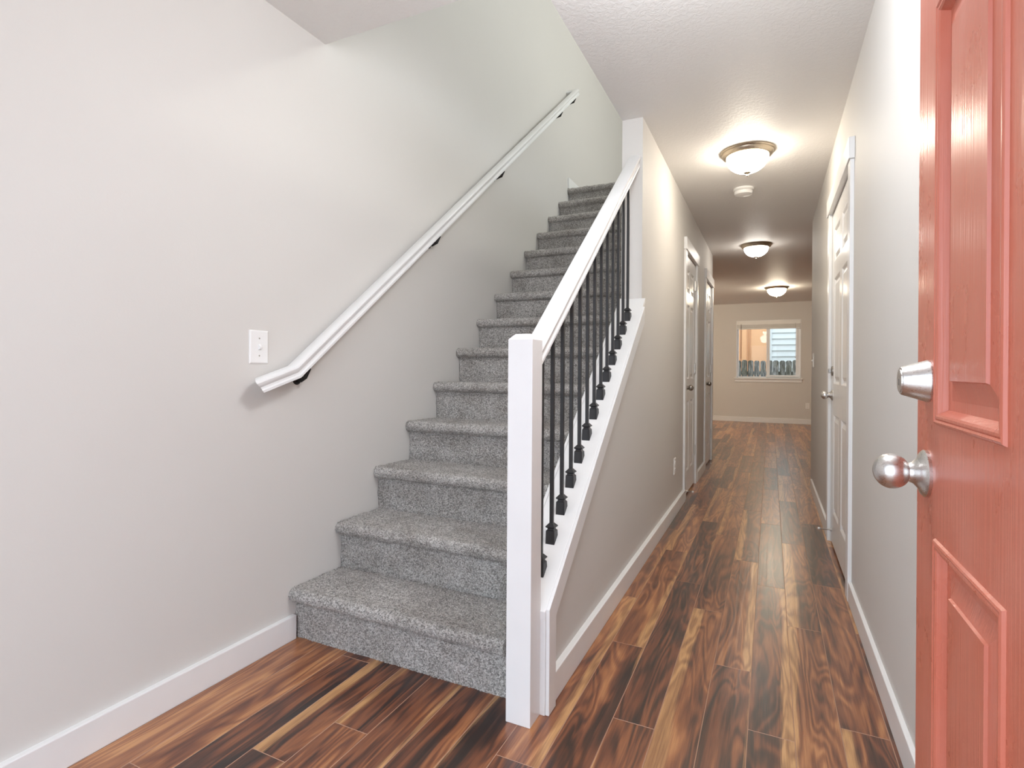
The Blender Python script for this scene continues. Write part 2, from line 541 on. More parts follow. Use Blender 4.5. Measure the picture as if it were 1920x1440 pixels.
# ------------------------------------------------------------------ ceilings and upper floor
bm = new()
ZT = H + 0.30
box(bm, XE, XR + 0.14, -0.6, Y_STUB, H, ZT)
box(bm, -1.95, XE, -0.6, Y_OPEN, H, ZT)
box(bm, XE, XR + 0.14, Y_STUB, Y_REND, H, ZT)
box(bm, XE, 3.31, Y_REND, YF + T, H, ZT)
box(bm, XR + 0.14, 3.31, Y_REND - 0.11, Y_REND, H, ZT)
box(bm, -3.46, XE, Y_CORNER - 0.11, YF + T, H, ZT)
struct('ceiling', bm, M['ceiling'], 'textured off-white ceiling over the hallway with the stairwell opening', 'ceiling')
bm = new(); box(bm, -1.95, 3.2, -0.6, 9.2, 5.19, 5.3)
struct('ceiling_upper', bm, M['ceiling'], 'off-white ceiling above the upper landing', 'ceiling')
bm = new(); box(bm, -1.95, 3.2, 9.2, 9.3, ZT, 5.2)
struct('wall_upper', bm, M['wall'], 'end wall of the upper landing', 'wall')
bm = new()
xu0, xu1 = 3.0, 3.12
box(bm, xu0, xu1, -0.6, 2.0, ZT, 5.2); box(bm, xu0, xu1, 4.4, 9.2, ZT, 5.2)
box(bm, xu0, xu1, 2.0, 4.4, ZT, 3.5); box(bm, xu0, xu1, 2.0, 4.4, 4.9, 5.2)
struct('wall_upper_right', bm, M['wall'], 'upper hall wall with a window opening that lights the stairwell', 'wall')
bm = new(); box(bm, -1.95, 3.12, -0.7, -0.6, ZT, 5.2)
struct('wall_upper_front', bm, M['wall'], 'front wall of the upper hall above the entry', 'wall')
bm = new(); box(bm, XR + 0.14, 3.12, -0.6, Y_REND - 0.11, H, ZT)
struct('floor_upper', bm, M['carpet'], 'carpeted floor of the upper hall', 'floor')
bm = new(); box(bm, -3.46, 3.31, YF, YF + T, ZT, 5.6); box(bm, -3.46, 3.31, 9.3, YF + T + 0.5, 5.6, 5.8)
struct('wall_upper_back', bm, M['wall'], 'upper back wall of the house with its eave', 'wall')
Y_TOP = Y_R1 + RUN * (NSTEP - 1)
bm = new(); box(bm, -1.74, XE, Y_TOP + 0.22, 9.2, NSTEP * RISE - 0.02, NSTEP * RISE)
struct('floor_landing', bm, M['carpet'], 'carpeted upper landing at the head of the stairs', 'floor')

# ------------------------------------------------------------------ baseboards
def base(name, boxes, label):
    b = new()
    for a in boxes: box(b, *a)
    return struct(name, b, M['trim'], label, 'baseboard', bevel=0.003)
base('baseboard_left', [(-1.70, -1.670, -0.6, 1.566, 0, 0.094)], 'white baseboard along the left wall up to the first stair')
base('baseboard_middle', [(XW - 0.002, XW + 0.022, 1.616, 4.575, 0, 0.094), (XW - 0.002, XW + 0.02, 5.415, 6.085, 0, 0.094)], 'white baseboard under the knee wall and between the two left doors')
base('baseboard_right', [(XR - 0.014, XR + 0.002, -0.6, 2.93, 0, 0.094), (XR - 0.014, XR + 0.002, 4.01, 5.56, 0, 0.094)], 'white baseboard along the right hallway wall')
base('baseboard_far', [(-3.35, 3.2, YF - 0.014, YF + 0.002, 0, 0.1)], 'white baseboard under the far window wall')
b_ = new()
z0_ = NSTEP * RISE
quad_box(b_, [(xl(z0_) - .01, Y_TOP - 0.03, z0_), (xl(z0_) + 0.014, Y_TOP - 0.03, z0_), (xl(z0_) + 0.014, 9.1, z0_), (xl(z0_) - .01, 9.1, z0_),
              (xl(z0_) - .01, Y_TOP - 0.03, z0_ + 0.1), (xl(z0_) + 0.012, Y_TOP - 0.03, z0_ + 0.1), (xl(z0_) + 0.012, 9.1, z0_ + 0.1), (xl(z0_) - .01, 9.1, z0_ + 0.1)])
struct('baseboard_landing', b_, M['trim'], 'white baseboard end at the head of the stairs', 'baseboard')

# ------------------------------------------------------------------ knee wall cap and trim
cap = thing('trim_1', (XW, 1.567, 0), 'white sloping cap and trim boards on the low stair wall', 'trim', kind='structure')
def slope_board(name, x0, x1, y0, y1, top, depth, bev=0.002):
    b = new()
    prism(b, [(y0, zcap(y0) + top - depth), (y1, zcap(y1) + top - depth), (y1, zcap(y1) + top), (y0, zcap(y0) + top)], 'x', x0, x1)
    return obj(name, b, M['trim'], cap, bevel=bev)
slope_board('cap_board', -0.7455, -0.6165, 1.547, Y_STUB, 0.0, 0.026)
slope_board('side_trim', -0.617, -0.605, 1.612, 2.912, 0.0, 0.087)
slope_board('inner_trim', -0.7575, -0.7455, 1.60, Y_STUB, 0.004, 0.07)
bm = new(); box(bm, -0.735, -0.617, 1.549, 1.569, 0, zcap(1.549) - 0.022)
obj('end_board', bm, M['trim'], cap, bevel=0.0015)
bm = new(); prism(bm, [(1.553, 0), (1.613, 0), (1.613, zcap(1.613) - 0.0865), (1.613, zcap(1.613)), (1.553, zcap(1.553))], 'x', -0.617, -0.605)
obj('end_side_trim', bm, M['trim'], cap, bevel=0.002)

# ------------------------------------------------------------------ stairs
stairs = thing('staircase', (-1.2, Y_R1, 0), 'straight flight of stairs covered in grey speckled carpet', 'stairs')
def step_profile(n, d):
    """y,z polyline, riser foot to back of tread, resampled at spacing d"""
    y = Y_R1 + RUN * (n - 1); z0 = RISE * (n - 1); z1 = RISE * n
    r = 0.026
    P = [(y, z0 - 0.012), (y, z1 - 2 * r - 0.004)]
    P += [(y - 0.004, z1 - 2 * r - 0.001), (y - 0.004 - 0.004, z1 - 2 * r)]
    cy, cz = y - 0.010, z1 - r
    for k in range(0, 15):
        a = -math.pi / 2 - math.pi * k / 14
        P.append((cy + r * math.cos(a), cz + r * math.sin(a)))
    P.append((cy + 0.05, z1 - 0.001))
    P.append((y + RUN + (0.012 if n < NSTEP else 0.03), z1 - 0.004))
    P = np.array(P)
    seg = np.r_[0, np.cumsum(np.hypot(*np.diff(P, axis=0).T))]
    m = max(20, int(seg[-1] / d))
    t = np.linspace(0, seg[-1], m)
    return np.c_[np.interp(t, seg, P[:, 0]), np.interp(t, seg, P[:, 1])]
def carpet_step(n):
    d = 0.0042 if n <= 4 else (0.006 if n <= 8 else 0.009)
    pr = step_profile(n, d)
    zc = RISE * n
    xa, xb = xl(zc) + 0.001, -0.7590
    nx = int((xb - xa) / d)
    ny = len(pr)
    V = np.zeros((ny, nx, 3))
    fr = np.linspace(0, 1, nx)[None, :]
    left = (np.array([xl(z) for z in pr[:, 1]]) + 0.002)[:, None]
    V[:, :, 0] = left + (xb - left) * fr
    V[:, :, 1] = pr[:, 0][:, None]
    V[:, :, 2] = pr[:, 1][:, None]
    tan = np.gradient(pr, axis=0); tan /= np.linalg.norm(tan, axis=1)[:, None] + 1e-9
    nrm = np.c_[-tan[:, 1], tan[:, 0]]       # outward (towards the viewer / up)
    amp = RNG.normal(0, 1, (ny, nx)) * (0.0017 if n <= 8 else 0.0013)
    # soft unevenness of the pile
    def soft(cells, a):
        g = RNG.normal(0, 1, (max(3, ny // cells + 2), max(3, nx // cells + 2)))
        yi = np.linspace(0, g.shape[0] - 1.001, ny); xi = np.linspace(0, g.shape[1] - 1.001, nx)
        y0 = yi.astype(int); x0 = xi.astype(int); fy = (yi - y0)[:, None]; fx = (xi - x0)[None, :]
        fy = fy * fy * (3 - 2 * fy); fx = fx * fx * (3 - 2 * fx)
        return a * ((g[y0][:, x0] * (1 - fx) + g[y0][:, x0 + 1] * fx) * (1 - fy) + (g[y0 + 1][:, x0] * (1 - fx) + g[y0 + 1][:, x0 + 1] * fx) * fy)
    amp += soft(int(0.05 / d), 0.0010) + soft(int(0.02 / d), 0.0007)
    V[:, :, 1] += amp * nrm[:, 0][:, None]
    V[:, :, 2] += amp * nrm[:, 1][:, None]
    V[:, 1:-1, 0] += RNG.normal(0, 0.0008, (ny, nx - 2))
    verts = V.reshape(-1, 3)
    i = np.arange(ny * nx).reshape(ny, nx)
    q = np.stack([i[:-1, :-1], i[:-1, 1:], i[1:, 1:], i[1:, :-1]], -1).reshape(-1, 4)
    # solid back: bottom strip and ends
    yb_, zb_ = pr[-1, 0], pr[0, 1]
    extra = np.array([(xl(zb_) + 0.002, yb_, zb_), (xb, yb_, zb_)])
    N = len(verts)
    faces = [tuple(f) for f in q.tolist()]
    faces.append(tuple(i[:, 0].tolist()) + (N,))
    faces.append(tuple(i[:, -1][::-1].tolist()) + (N + 1,)[:1])
    faces.append(tuple(i[-1, :][::-1].tolist()) + (N, N + 1))
    faces.append(tuple(i[0, :].tolist()) + (N + 1, N))
    me = bpy.data.meshes.new('carpeted_step')
    me.from_pydata(np.vstack([verts, extra]).tolist(), [], faces)
    me.polygons.foreach_set('use_smooth', [True] * len(q) + [False] * 4)
    me.materials.append(M['carpet'])
    o = bpy.data.objects.new('carpeted_step', me); COL.objects.link(o)
    attach(o, stairs)
for n in range(1, NSTEP + 1): carpet_step(n)

# ------------------------------------------------------------------ stair railing
rail = thing('stair_railing', (-0.674, 1.515, 0), 'white railing with newel post and dark iron balusters along the stairs', 'railing')
bm = new()
c = 0.017
x0, x1, y0, y1, zt = -0.7145, -0.634, 1.475, 1.5525, 1.168
sweep_sections(bm, [[(x0, y0, 0), (x1, y0, 0), (x1, y1, 0), (x0, y1, 0)],
                    [(x0, y0, zt - c), (x1, y0, zt - c), (x1, y1, zt - c), (x0, y1, zt - c)],
                    [(x0 + c, y0 + c, zt), (x1 - c, y0 + c, zt), (x1 - c, y1 - c, zt), (x0 + c, y1 - c, zt)]])
obj('newel_post', bm, M['trim'], rail, bevel=0.0015)
PROF = [(-0.022, -0.029), (0.022, -0.029), (0.026, -0.0265), (0.026, -0.018), (0.021, -0.013), (0.020, -0.006), (0.024, -0.001),
        (0.0285, 0.006), (0.0295, 0.013), (0.027, 0.019), (0.019, 0.0225), (0.008, 0.024), (-0.008, 0.024), (-0.019, 0.0225), (-0.027, 0.019),
        (-0.0295, 0.013), (-0.0285, 0.006), (-0.024, -0.001), (-0.020, -0.006), (-0.021, -0.013), (-0.026, -0.018), (-0.026, -0.0265)]
def plumb_section(xc, y, zc_, slope, prof=PROF):
    k = math.sqrt(1 + slope * slope)
    return [(xc + a, y, zc_ + b * k) for a, b in prof]
SR = 0.788
WIDE = [(a * 1.13, b) for a, b in PROF]
def zrail(y): return 1.083 + SR * (y - 1.555)        # rail axis
bm = new()
sweep_sections(bm, [plumb_section(-0.679, 1.5530, zrail(1.553), SR, WIDE), plumb_section(-0.679, Y_STUB - 0.001, zrail(Y_STUB), SR, WIDE)])
smooth_by_angle(obj('handrail', bm, M['trim'], rail), 28)
def baluster(k):
    y = 1.649 + 0.0977 * k; x = -0.675; h = 0.0064
    b = new()
    box(b, x - h, x + h, y - h, y + h, zcap(y) + 0.002, zrail(y) - 0.030 * 1.2)
    o = obj('baluster', b, M['iron'], rail, bevel=0.0012)
    b = new()
    w = 0.0165
    def ring(r, dz): return [(x - r, y - r, zcap(y) + dz), (x + r, y - r, zcap(y) + dz), (x + r, y + r, zcap(y) + dz), (x - r, y + r, zcap(y) + dz)]
    foot = [(px, py, zcap(py) + 0.0005) for px, py, _ in ring(w, 0)]
    sweep_sections(b, [foot, ring(w - 0.0008, 0.032), ring(w - 0.005, 0.036), ring(w - 0.0055, 0.040), ring(w + 0.0005, 0.0445), ring(w + 0.0005, 0.047), ring(w - 0.006, 0.054), ring(h + 0.0006, 0.058)])
    obj('shoe', b, M['iron'], o, bevel=0.0008)
for k in range(13): baluster(k)

# ------------------------------------------------------------------ wall handrail
hr = thing('wall_handrail', (-1.66, 1.38, 1.0), 'white wooden handrail on black brackets rising along the left wall', 'handrail')
XH = -1.650
HP = [(1.345, 0.992), (1.525, 1.048), (4.83, 1.048 + 0.786 * (4.83 - 1.525))]
bm = new()
s0 = (HP[1][1] - HP[0][1]) / (HP[1][0] - HP[0][0])
ts = math.atan(0.786)
def perp_section(y, z, ang): return [(XH + a, y - b * math.sin(ang), z + b * math.cos(ang)) for a, b in PROF]
a0 = math.atan(s0); mid = (a0 + ts) / 2
kk = 1 / math.cos((ts - a0) / 2)
def miter(y, z): return [(XH + a, y - b * kk * math.sin(mid), z + b * kk * math.cos(mid)) for a, b in PROF]
def cut45(y, z):      # open 45 degree cut at the foot
    out = []
    for a, b in PROF:
        yy = y + (0.029 - a) * 0.85 - b * 0.45
        out.append((XH + a, yy - b * math.sin(a0), z + (yy - y) * s0 + b * math.cos(a0)))
    return out
sweep_sections(bm, [cut45(*HP[0]), miter(*HP[1]), perp_section(*HP[2], ts)])
# mitred return to the wall at the head
smooth_by_angle(obj('rail', bm, M['trim'], hr), 28)
bm = new()
yq, zq = HP[2]
sec = []
for xx in (XH + 0.012, xl(zq) + 0.001):
    sec.append([(xx, yq + 0.0 + (a * math.cos(ts)) - b * math.sin(ts) , zq + a * math.sin(ts) + b * math.cos(ts)) for a, b in PROF])
sweep_sections(bm, sec)
smooth_by_angle(obj('rail_return', bm, M['trim'], hr), 28)
def hrail_z(y): return 1.048 + 0.786 * (y - 1.525)
def bracket(y):
    z = hrail_z(y) - 0.030 * 1.27
    xw = xl(z)
    b = new()
    zr = z - 0.054
    lathe(b, [(0.0, 0.0), (0.022, 0.0), (0.022, 0.004), (0.016, 0.009), (0.0, 0.009)], (xw - 0.001, y - 0.012, zr), (1, 0, 0), 20)
    tube(b, [(xw + 0.004, y - 0.012, zr), (xw + 0.024, y - 0.012, zr - 0.003), (XH - 0.012, y - 0.008, zr + 0.008), (XH, y, z - 0.012), (XH, y + 0.003, z + 0.002)],
         [0.010, 0.0095, 0.0085, 0.0085, 0.010], 10)
    # saddle under the rail
    L_ = 0.03
    prism(b, [(y - L_, z - S * L_ - 0.006), (y + L_ * 1.4, z + S * L_ * 1.4 - 0.006), (y + L_ * 1.4, z + S * L_ * 1.4 + 0.001), (y - L_, z - S * L_ + 0.001)], 'x', XH - 0.011, XH + 0.011)
    obj('bracket', b, M['black'], hr, bevel=0.0008, smooth=False)
for y in (1.60, 2.53, 3.32, 4.45, 4.83 - 0.03): bracket(y)

# ------------------------------------------------------------------ doors
def panel_slab(name, parent, mat, xf, sgn, ya, yb, z0, z1, ys, zs, thick, rings):
    """slab standing in a y-z plane; face at xf looking towards sgn (x); ys: panel y spans, zs: panel z spans"""
    b = new()
    Y = sorted({ya, yb, *[v for s in ys for v in s]}); Z = sorted({z0, z1, *[v for s in zs for v in s]})
    for i in range(len(Y) - 1):
        for j in range(len(Z) - 1):
            yy = (Y[i], Y[i + 1]); zz = (Z[j], Z[j + 1])
            if yy in ys and zz in zs:
                prev = None
                for ins, dep in rings:
                    x = xf + sgn * dep
                    loop = [b.verts.new((x, yy[0] + ins, zz[0] + ins)), b.verts.new((x, yy[1] - ins, zz[0] + ins)),
                            b.verts.new((x, yy[1] - ins, zz[1] - ins)), b.verts.new((x, yy[0] + ins, zz[1] - ins))]
                    if prev:
                        for k in range(4): b.faces.new((prev[k], prev[(k + 1) % 4], loop[(k + 1) % 4], loop[k]))
                    prev = loop
                b.faces.new(prev)
            else:
                b.faces.new([b.verts.new((xf, yy[0], zz[0])), b.verts.new((xf, yy[1], zz[0])), b.verts.new((xf, yy[1], zz[1])), b.verts.new((xf, yy[0], zz[1]))])
    bmesh.ops.remove_doubles(b, verts=b.verts, dist=1e-5)
    xb = xf - sgn * thick
    # sides and back
    for p, q in (((ya, z0), (yb, z0)), ((yb, z0), (yb, z1)), ((yb, z1), (ya, z1)), ((ya, z1), (ya, z0))):
        b.faces.new([b.verts.new((xf, *p)), b.verts.new((xf, *q)), b.verts.new((xb, *q)), b.verts.new((xb, *p))])
    b.faces.new([b.verts.new((xb, ya, z0)), b.verts.new((xb, yb, z0)), b.verts.new((xb, yb, z1)), b.verts.new((xb, ya, z1))])
    bmesh.ops.remove_doubles(b, verts=b.verts, dist=1e-5)
    bmesh.ops.recalc_face_normals(b, faces=b.faces)
    return obj(name, b, mat, parent)

def knob_prof(r=0.0255, reach=0.066):
    """rose, neck, ball"""
    P = [(0.0, 0.0), (0.033, 0.0), (0.0335, 0.004), (0.030, 0.0075), (0.022, 0.011), (0.0155, 0.017), (0.0125, 0.024), (0.0125, 0.030)]
    cx = reach - r * 0.92
    for k in range(15):
        a = math.radians(150 - 150 * k / 14)
        P.append((max(0.0, r * math.sin(a)), cx + r * 0.92 * math.cos(a)))
    P[-1] = (0.0, P[-1][1])
    return P
def add_knob(parent, x, y, z, sgn, mat, scale=1.0):
    b = new()
    lathe(b, [(r * scale, d * scale) for r, d in knob_prof()[:8]], (x, y, z), (sgn, 0, 0), 36)
    rose = obj('knob_rose', b, mat, parent); smooth_by_angle(rose, 40)
    b = new()
    lathe(b, [(0.0, 0.0285 * scale)] + [(r * scale, d * scale) for r, d in knob_prof()[7:]], (x, y, z), (sgn, 0, 0), 36)
    smooth_by_angle(obj('door_knob', b, mat, parent), 50)
def add_hinge(parent, x, y, z, sgn):
    b = new()
    tube(b, [(x, y, z - 0.045), (x, y, z + 0.045)], 0.0065, 12)
    tube(b, [(x, y, z + 0.0455), (x, y, z + 0.052)], 0.0045, 10)
    tube(b, [(x, y, z - 0.052), (x, y, z - 0.0455)], 0.0045, 10)
    for dz in (-0.027, -0.009, 0.009, 0.027):
        tube(b, [(x, y, z + dz - 0.0006), (x, y, z + dz + 0.0006)], 0.0068, 12)
    box(b, min(x, x + sgn * 0.008), max(x, x + sgn * 0.008), y - 0.016, y + 0.016, z - 0.045, z + 0.045)
    smooth_by_angle(obj('hinge', b, M['hinge'], parent), 40)
def add_stop(parent, x, y, z, sgn, ln=0.075):
    b = new()
    lathe(b, [(0.0, 0.0), (0.0115, 0.0), (0.0105, 0.004), (0.0055, 0.010), (0.0042, 0.012), (0.0042, ln - 0.012), (0.0, ln - 0.012)], (x, y, z), (sgn, 0, 0), 14)
    st = obj('door_stop', b, M['nickel'], parent, smooth=True)
    b = new(); lathe(b, [(0.0, ln - 0.013), (0.007, ln - 0.013), (0.0075, ln - 0.002), (0.005, ln), (0.0, ln)], (x, y, z), (sgn, 0, 0), 14)
    obj('rubber_tip', b, M['rubber'], st, smooth=True)

# the open red front door
RX = 0.216
d1 = thing('door_1', (RX + 0.02, 0.164, 0), 'open red six-panel front door with satin nickel knob and deadbolt', 'door', kind='structure')
RR = [(0.0, 0.0), (0.002, 0.0035), (0.0045, 0.0045), (0.007, 0.003), (0.0075, 0.002), (0.0095, 0.0035), (0.0125, 0.0035), (0.0155, 0.0015), (0.022, -0.009), (0.034, -0.0095), (0.036, -0.0095), (0.062, -0.0035), (0.0635, 0.0)]
panel_slab('door_slab', d1, M['red'], RX, -1, 0.166, 1.079, 0.012, 2.03,
           [(0.708, 0.970), (0.276, 0.538)], [(0.235, 0.823), (0.987, 1.59), (1.70, 1.905)], 0.044, RR)
add_knob(d1, RX, 1.018, 0.908, -1, M['nickel'], 1.06)
bm = new()
lathe(bm, [(0.0, 0.0), (0.0315, 0.0), (0.032, 0.002), (0.0315, 0.0035), (0.0215, 0.034), (0.0205, 0.0355), (0.0, 0.0355)], (RX, 1.012, 1.0485), (-1, 0, 0), 40)
db = obj('deadbolt', bm, M['nickel'], d1); smooth_by_angle(db, 40)
bm = new()
lathe(bm, [(0.0, 0.0354), (0.0175, 0.0354), (0.017, 0.0372), (0.0, 0.0372)], (RX, 1.012, 1.0485), (-1, 0, 0), 30)
kc = obj('key_cylinder', bm, M['nickel'], db)
bm = new(); box(bm, RX - 0.0376, RX - 0.0370, 1.0113, 1.0127, 1.0415, 1.0515)
kc2 = obj('keyway', bm, M['dark_slot'], db)
bm = new(); box(bm, RX + 0.008, RX + 0.036, 1.0785, 1.0796, 0.88, 0.937)
obj('latch_plate', bm, M['nickel'], d1)

WR = [(0.0, 0.0), (0.004, -0.002), (0.014, -0.009), (0.022, -0.0095), (0.040, -0.003), (0.042, -0.002)]
def interior_door(idx, label, yo, xf, sgn, hinge_far, deadbolt=False):
    d = thing(f'door_{idx}', (xf, yo[0], 0), label, 'door', kind='structure')
    a, b_ = yo[0] + 0.004, yo[1] - 0.004
    w = b_ - a
    st = 0.115 if w > 0.8 else 0.095
    mu = 0.10 if w > 0.8 else 0.08
    pw = (w - 2 * st - mu) / 2
    ys = [(a + st, a + st + pw), (b_ - st - pw, b_ - st)]
    panel_slab('door_slab', d, M['door'], xf, sgn, a, b_, 0.014, DH - 0.004, ys, [(0.20, 0.80), (0.985, 1.62), (1.72, 1.92)], 0.034, WR)
    yk = a + 0.062 if hinge_far else b_ - 0.062
    add_knob(d, xf, yk, 0.914, sgn, M['dark_nickel'] if not deadbolt else M['nickel'])
    if deadbolt:
        b = new()
        lathe(b, [(0.0, 0.0), (0.030, 0.0), (0.030, 0.006), (0.026, 0.009), (0.0, 0.009)], (xf, yk, 1.062), (sgn, 0, 0), 30)
        o = smooth_by_angle(obj('deadbolt', b, M['dark_nickel'], d), 40)
        b = new(); box(b, min(xf + sgn * 0.008, xf + sgn * 0.026), max(xf + sgn * 0.008, xf + sgn * 0.026), yk - 0.004, yk + 0.004, 1.049, 1.075)
        obj('thumb_turn', b, M['dark_nickel'], o, bevel=0.002)
    yh = b_ + 0.002 if hinge_far else a - 0.002
    for z in (0.315, 1.075, 1.845): add_hinge(d, xf + sgn * 0.0045, yh, z, -sgn)
    ysf = a + 0.02 if hinge_far else b_ - 0.05
    add_stop(d, xf, ysf, 0.085 if not hinge_far else 0.06, sgn)
    return d
interior_door(2, 'white panel door in the middle wall, nearer of the two', D2, XW - 0.004, 1, True)
interior_door(3, 'white panel door in the middle wall beside the back room corner', D3, XW - 0.004, 1, True)
interior_door(4, 'white panel door with knob and deadbolt in the right wall', D4, XR + 0.004, -1, False, True)
def casing(idx, label, yo, x, sgn, w=0.085):
    d = thing(f'trim_{idx}', (x, yo[0], 0), label, 'trim', kind='structure')
    t = 0.016
    def bx(name, y0, y1, z0, z1, tt=t):
        b = new(); box(b, min(x - sgn * 0.002, x + sgn * tt), max(x - sgn * 0.002, x + sgn * tt), y0, y1, z0, z1)
        obj(name, b, M['trim'], d, bevel=0.002)
    bx('side_casing', yo[0] - w, yo[0] - 0.004, 0, DH + 0.006)
    bx('side_casing', yo[1] + 0.004, yo[1] + w, 0, DH + 0.006)
    bx('head_casing', yo[0] - w - 0.010, yo[1] + w + 0.010, DH + 0.006, DH + 0.105, t + 0.007)
casing(2, 'white casing round the nearer door in the middle wall', D2, XW, 1)
casing(3, 'white casing round the farther door in the middle wall', D3, XW, 1)
casing(4, 'white casing round the door in the right wall', D4, XR, -1)

# ------------------------------------------------------------------ switches and outlets
def plate_mesh(x, y, z, nrm, w=0.072, h=0.118, t=0.006):
    b = new()
    if nrm in ('+x', '-x'):
        s = 1 if nrm == '+x' else -1
        sweep_sections(b, [[(x + s * d, y - w / 2 + i, z - h / 2 + i), (x + s * d, y + w / 2 - i, z - h / 2 + i), (x + s * d, y + w / 2 - i, z + h / 2 - i), (x + s * d, y - w / 2 + i, z + h / 2 - i)]
                           for d, i in ((-0.001, 0), (t * 0.5, 0), (t, 0.004))])
    else:
        sweep_sections(b, [[(x - w / 2 + i, y - d, z - h / 2 + i), (x + w / 2 - i, y - d, z - h / 2 + i), (x + w / 2 - i, y - d, z + h / 2 - i), (x - w / 2 + i, y - d, z + h / 2 - i)]
                           for d, i in ((-0.001, 0), (t * 0.5, 0), (t, 0.004))])
    return b
def switch(x, y, z, nrm, label, w=0.076, h=0.122):
    s = 1 if nrm == '+x' else -1
    o = thing('light_switch', (x, y, z), label, 'light switch', 'light switches')
    obj('cover_plate', plate_mesh(x, y, z, nrm, w, h), M['plate'], o)
    b = new(); prism(b, [(x + s * 0.005, z - 0.011), (x + s * 0.005, z + 0.011), (x + s * 0.008, z + 0.010), (x + s * 0.017, z - 0.001), (x + s * 0.015, z - 0.006)], 'y', y - 0.005, y + 0.005)
    obj('toggle', b, M['plate'], o)
    for dz in (-0.032, 0.032):
        b = new(); lathe(b, [(0.0, 0.0), (0.003, 0.0), (0.0028, 0.0012), (0.0, 0.0012)], (x + s * 0.0058, y, z + dz), (s, 0, 0), 10)
        obj('screw', b, M['hinge'], o)
switch(xl(1.135), 1.408, 1.136, '+x', 'white light switch on the left wall below the foot of the handrail', 0.080, 0.122)
switch(XR, 5.47, 1.155, '-x', 'white light switch at the end of the right hallway wall', 0.110, 0.122)
def outlet(x, y, z, nrm, label):
    o = thing('wall_outlet', (x, y, z), label, 'outlet', 'wall outlets')
    obj('cover_plate', plate_mesh(x, y, z, nrm), M['plate'], o)
    for dz in (-0.024, 0.024):
        b = new()
        if nrm == '+x': lathe(b, [(0.0, 0.005), (0.016, 0.005), (0.0155, 0.008), (0.0, 0.008)], (x, y, z + dz), (1, 0, 0), 20)
        else: lathe(b, [(0.0, 0.005), (0.016, 0.005), (0.0155, 0.008), (0.0, 0.008)], (x, y, z + dz), (0, -1, 0), 20)
        f = obj('receptacle', b, M['plate'], o)
        b = new()
        for dy in (-0.006, 0.006):
            if nrm == '+x': box(b, x + 0.0078, x + 0.0084, y + dy - 0.001, y + dy + 0.001, z + dz - 0.004, z + dz + 0.004)
            else: box(b, x + dy - 0.001, x + dy + 0.001, y - 0.0084, y - 0.0078, z + dz - 0.004, z + dz + 0.004)
        obj('slots', b, M['dark_slot'], f)
outlet(XW, 4.145, 0.352, '+x', 'white outlet low on the middle wall before the nearer door')
outlet(0.665, YF, 0.365, '-y', 'white outlet on the far wall at the right of the window')

# ------------------------------------------------------------------ ceiling lights and smoke detector
def ceiling_light(x, y, label, bowl_mat, r=0.160):
    o = thing('ceiling_light', (x, y, H), label, 'ceiling light', 'ceiling lights down the hall')
    k = r / 0.16
    b = new()
    lathe(b, [(0.0, -0.001), (0.160 * k, -0.001), (0.162 * k, 0.006), (0.157 * k, 0.012), (0.152 * k, 0.014), (0.150 * k, 0.020), (0.145 * k, 0.028), (0.134 * k, 0.037), (0.128 * k, 0.038), (0.0, 0.036)], (x, y, H), (0, 0, -1), 48)
    smooth_by_angle(obj('rim', b, M['lamp_metal'], o), 40)
    b = new()
    P = [(0.124 * k, 0.0375)]
    for i in range(1, 13):
        a = math.pi / 2 * i / 12
        P.append((0.124 * k * math.cos(a), 0.0375 + 0.098 * k * math.sin(a)))
    P[-1] = (0.0, P[-1][1])
    lathe(b, [(0.0, 0.0372)] + P, (x, y, H), (0, 0, -1), 48)
    smooth_by_angle(obj('glass_bowl', b, bowl_mat, o), 60)
    zb = 0.0375 + 0.098 * k
    b = new()
    lathe(b, [(0.0, zb - 0.004), (0.023, zb - 0.005), (0.023, zb - 0.001), (0.012, zb + 0.004), (0.0045, zb + 0.006), (0.0045, zb + 0.010), (0.0075, zb + 0.014), (0.0075, zb + 0.018), (0.0, zb + 0.024)], (x, y, H), (0, 0, -1), 24)
    smooth_by_angle(obj('finial', b, M['lamp_metal'], o), 40)
ceiling_light(-0.140, 3.725, 'lit bowl ceiling light nearest the front door, before the smoke detector', M['glow'])
ceiling_light(-0.150, 6.53, 'lit bowl ceiling light at the hallway mouth, second from the front', M['glow_cool'])
ceiling_light(0.085, 10.0, 'lit bowl ceiling light in the back room near the window', M['glow_warm'], 0.185)
sd = thing('smoke_detector', (-0.193, 4.48, H), 'round white smoke detector on the ceiling behind the nearest light', 'smoke detector')
bm = new(); lathe(bm, [(0.0, -0.001), (0.074, -0.001), (0.075, 0.010), (0.070, 0.016), (0.060, 0.018), (0.0, 0.018)], (-0.193, 4.48, H), (0, 0, -1), 36)
smooth_by_angle(obj('mounting_base', bm, M['plate'], sd), 40)
bm = new(); lathe(bm, [(0.0, 0.0185), (0.060, 0.0185), (0.066, 0.022), (0.067, 0.034), (0.061, 0.044), (0.045, 0.049), (0.0, 0.050)], (-0.193, 4.48, H), (0, 0, -1), 36)
smooth_by_angle(obj('sensor_cover', bm, M['plate'], sd), 40)

# ------------------------------------------------------------------ window
w1 = thing('window_1', (0, YF, WZ0), 'white vinyl slider window in the far wall', 'window', kind='structure')
def wbox(name, x0, x1, y0, y1, z0, z1, mat, parent=w1, bev=0.0015):
    b = new(); box(b, x0, x1, y0, y1, z0, z1); return obj(name, b, mat, parent, bevel=bev)
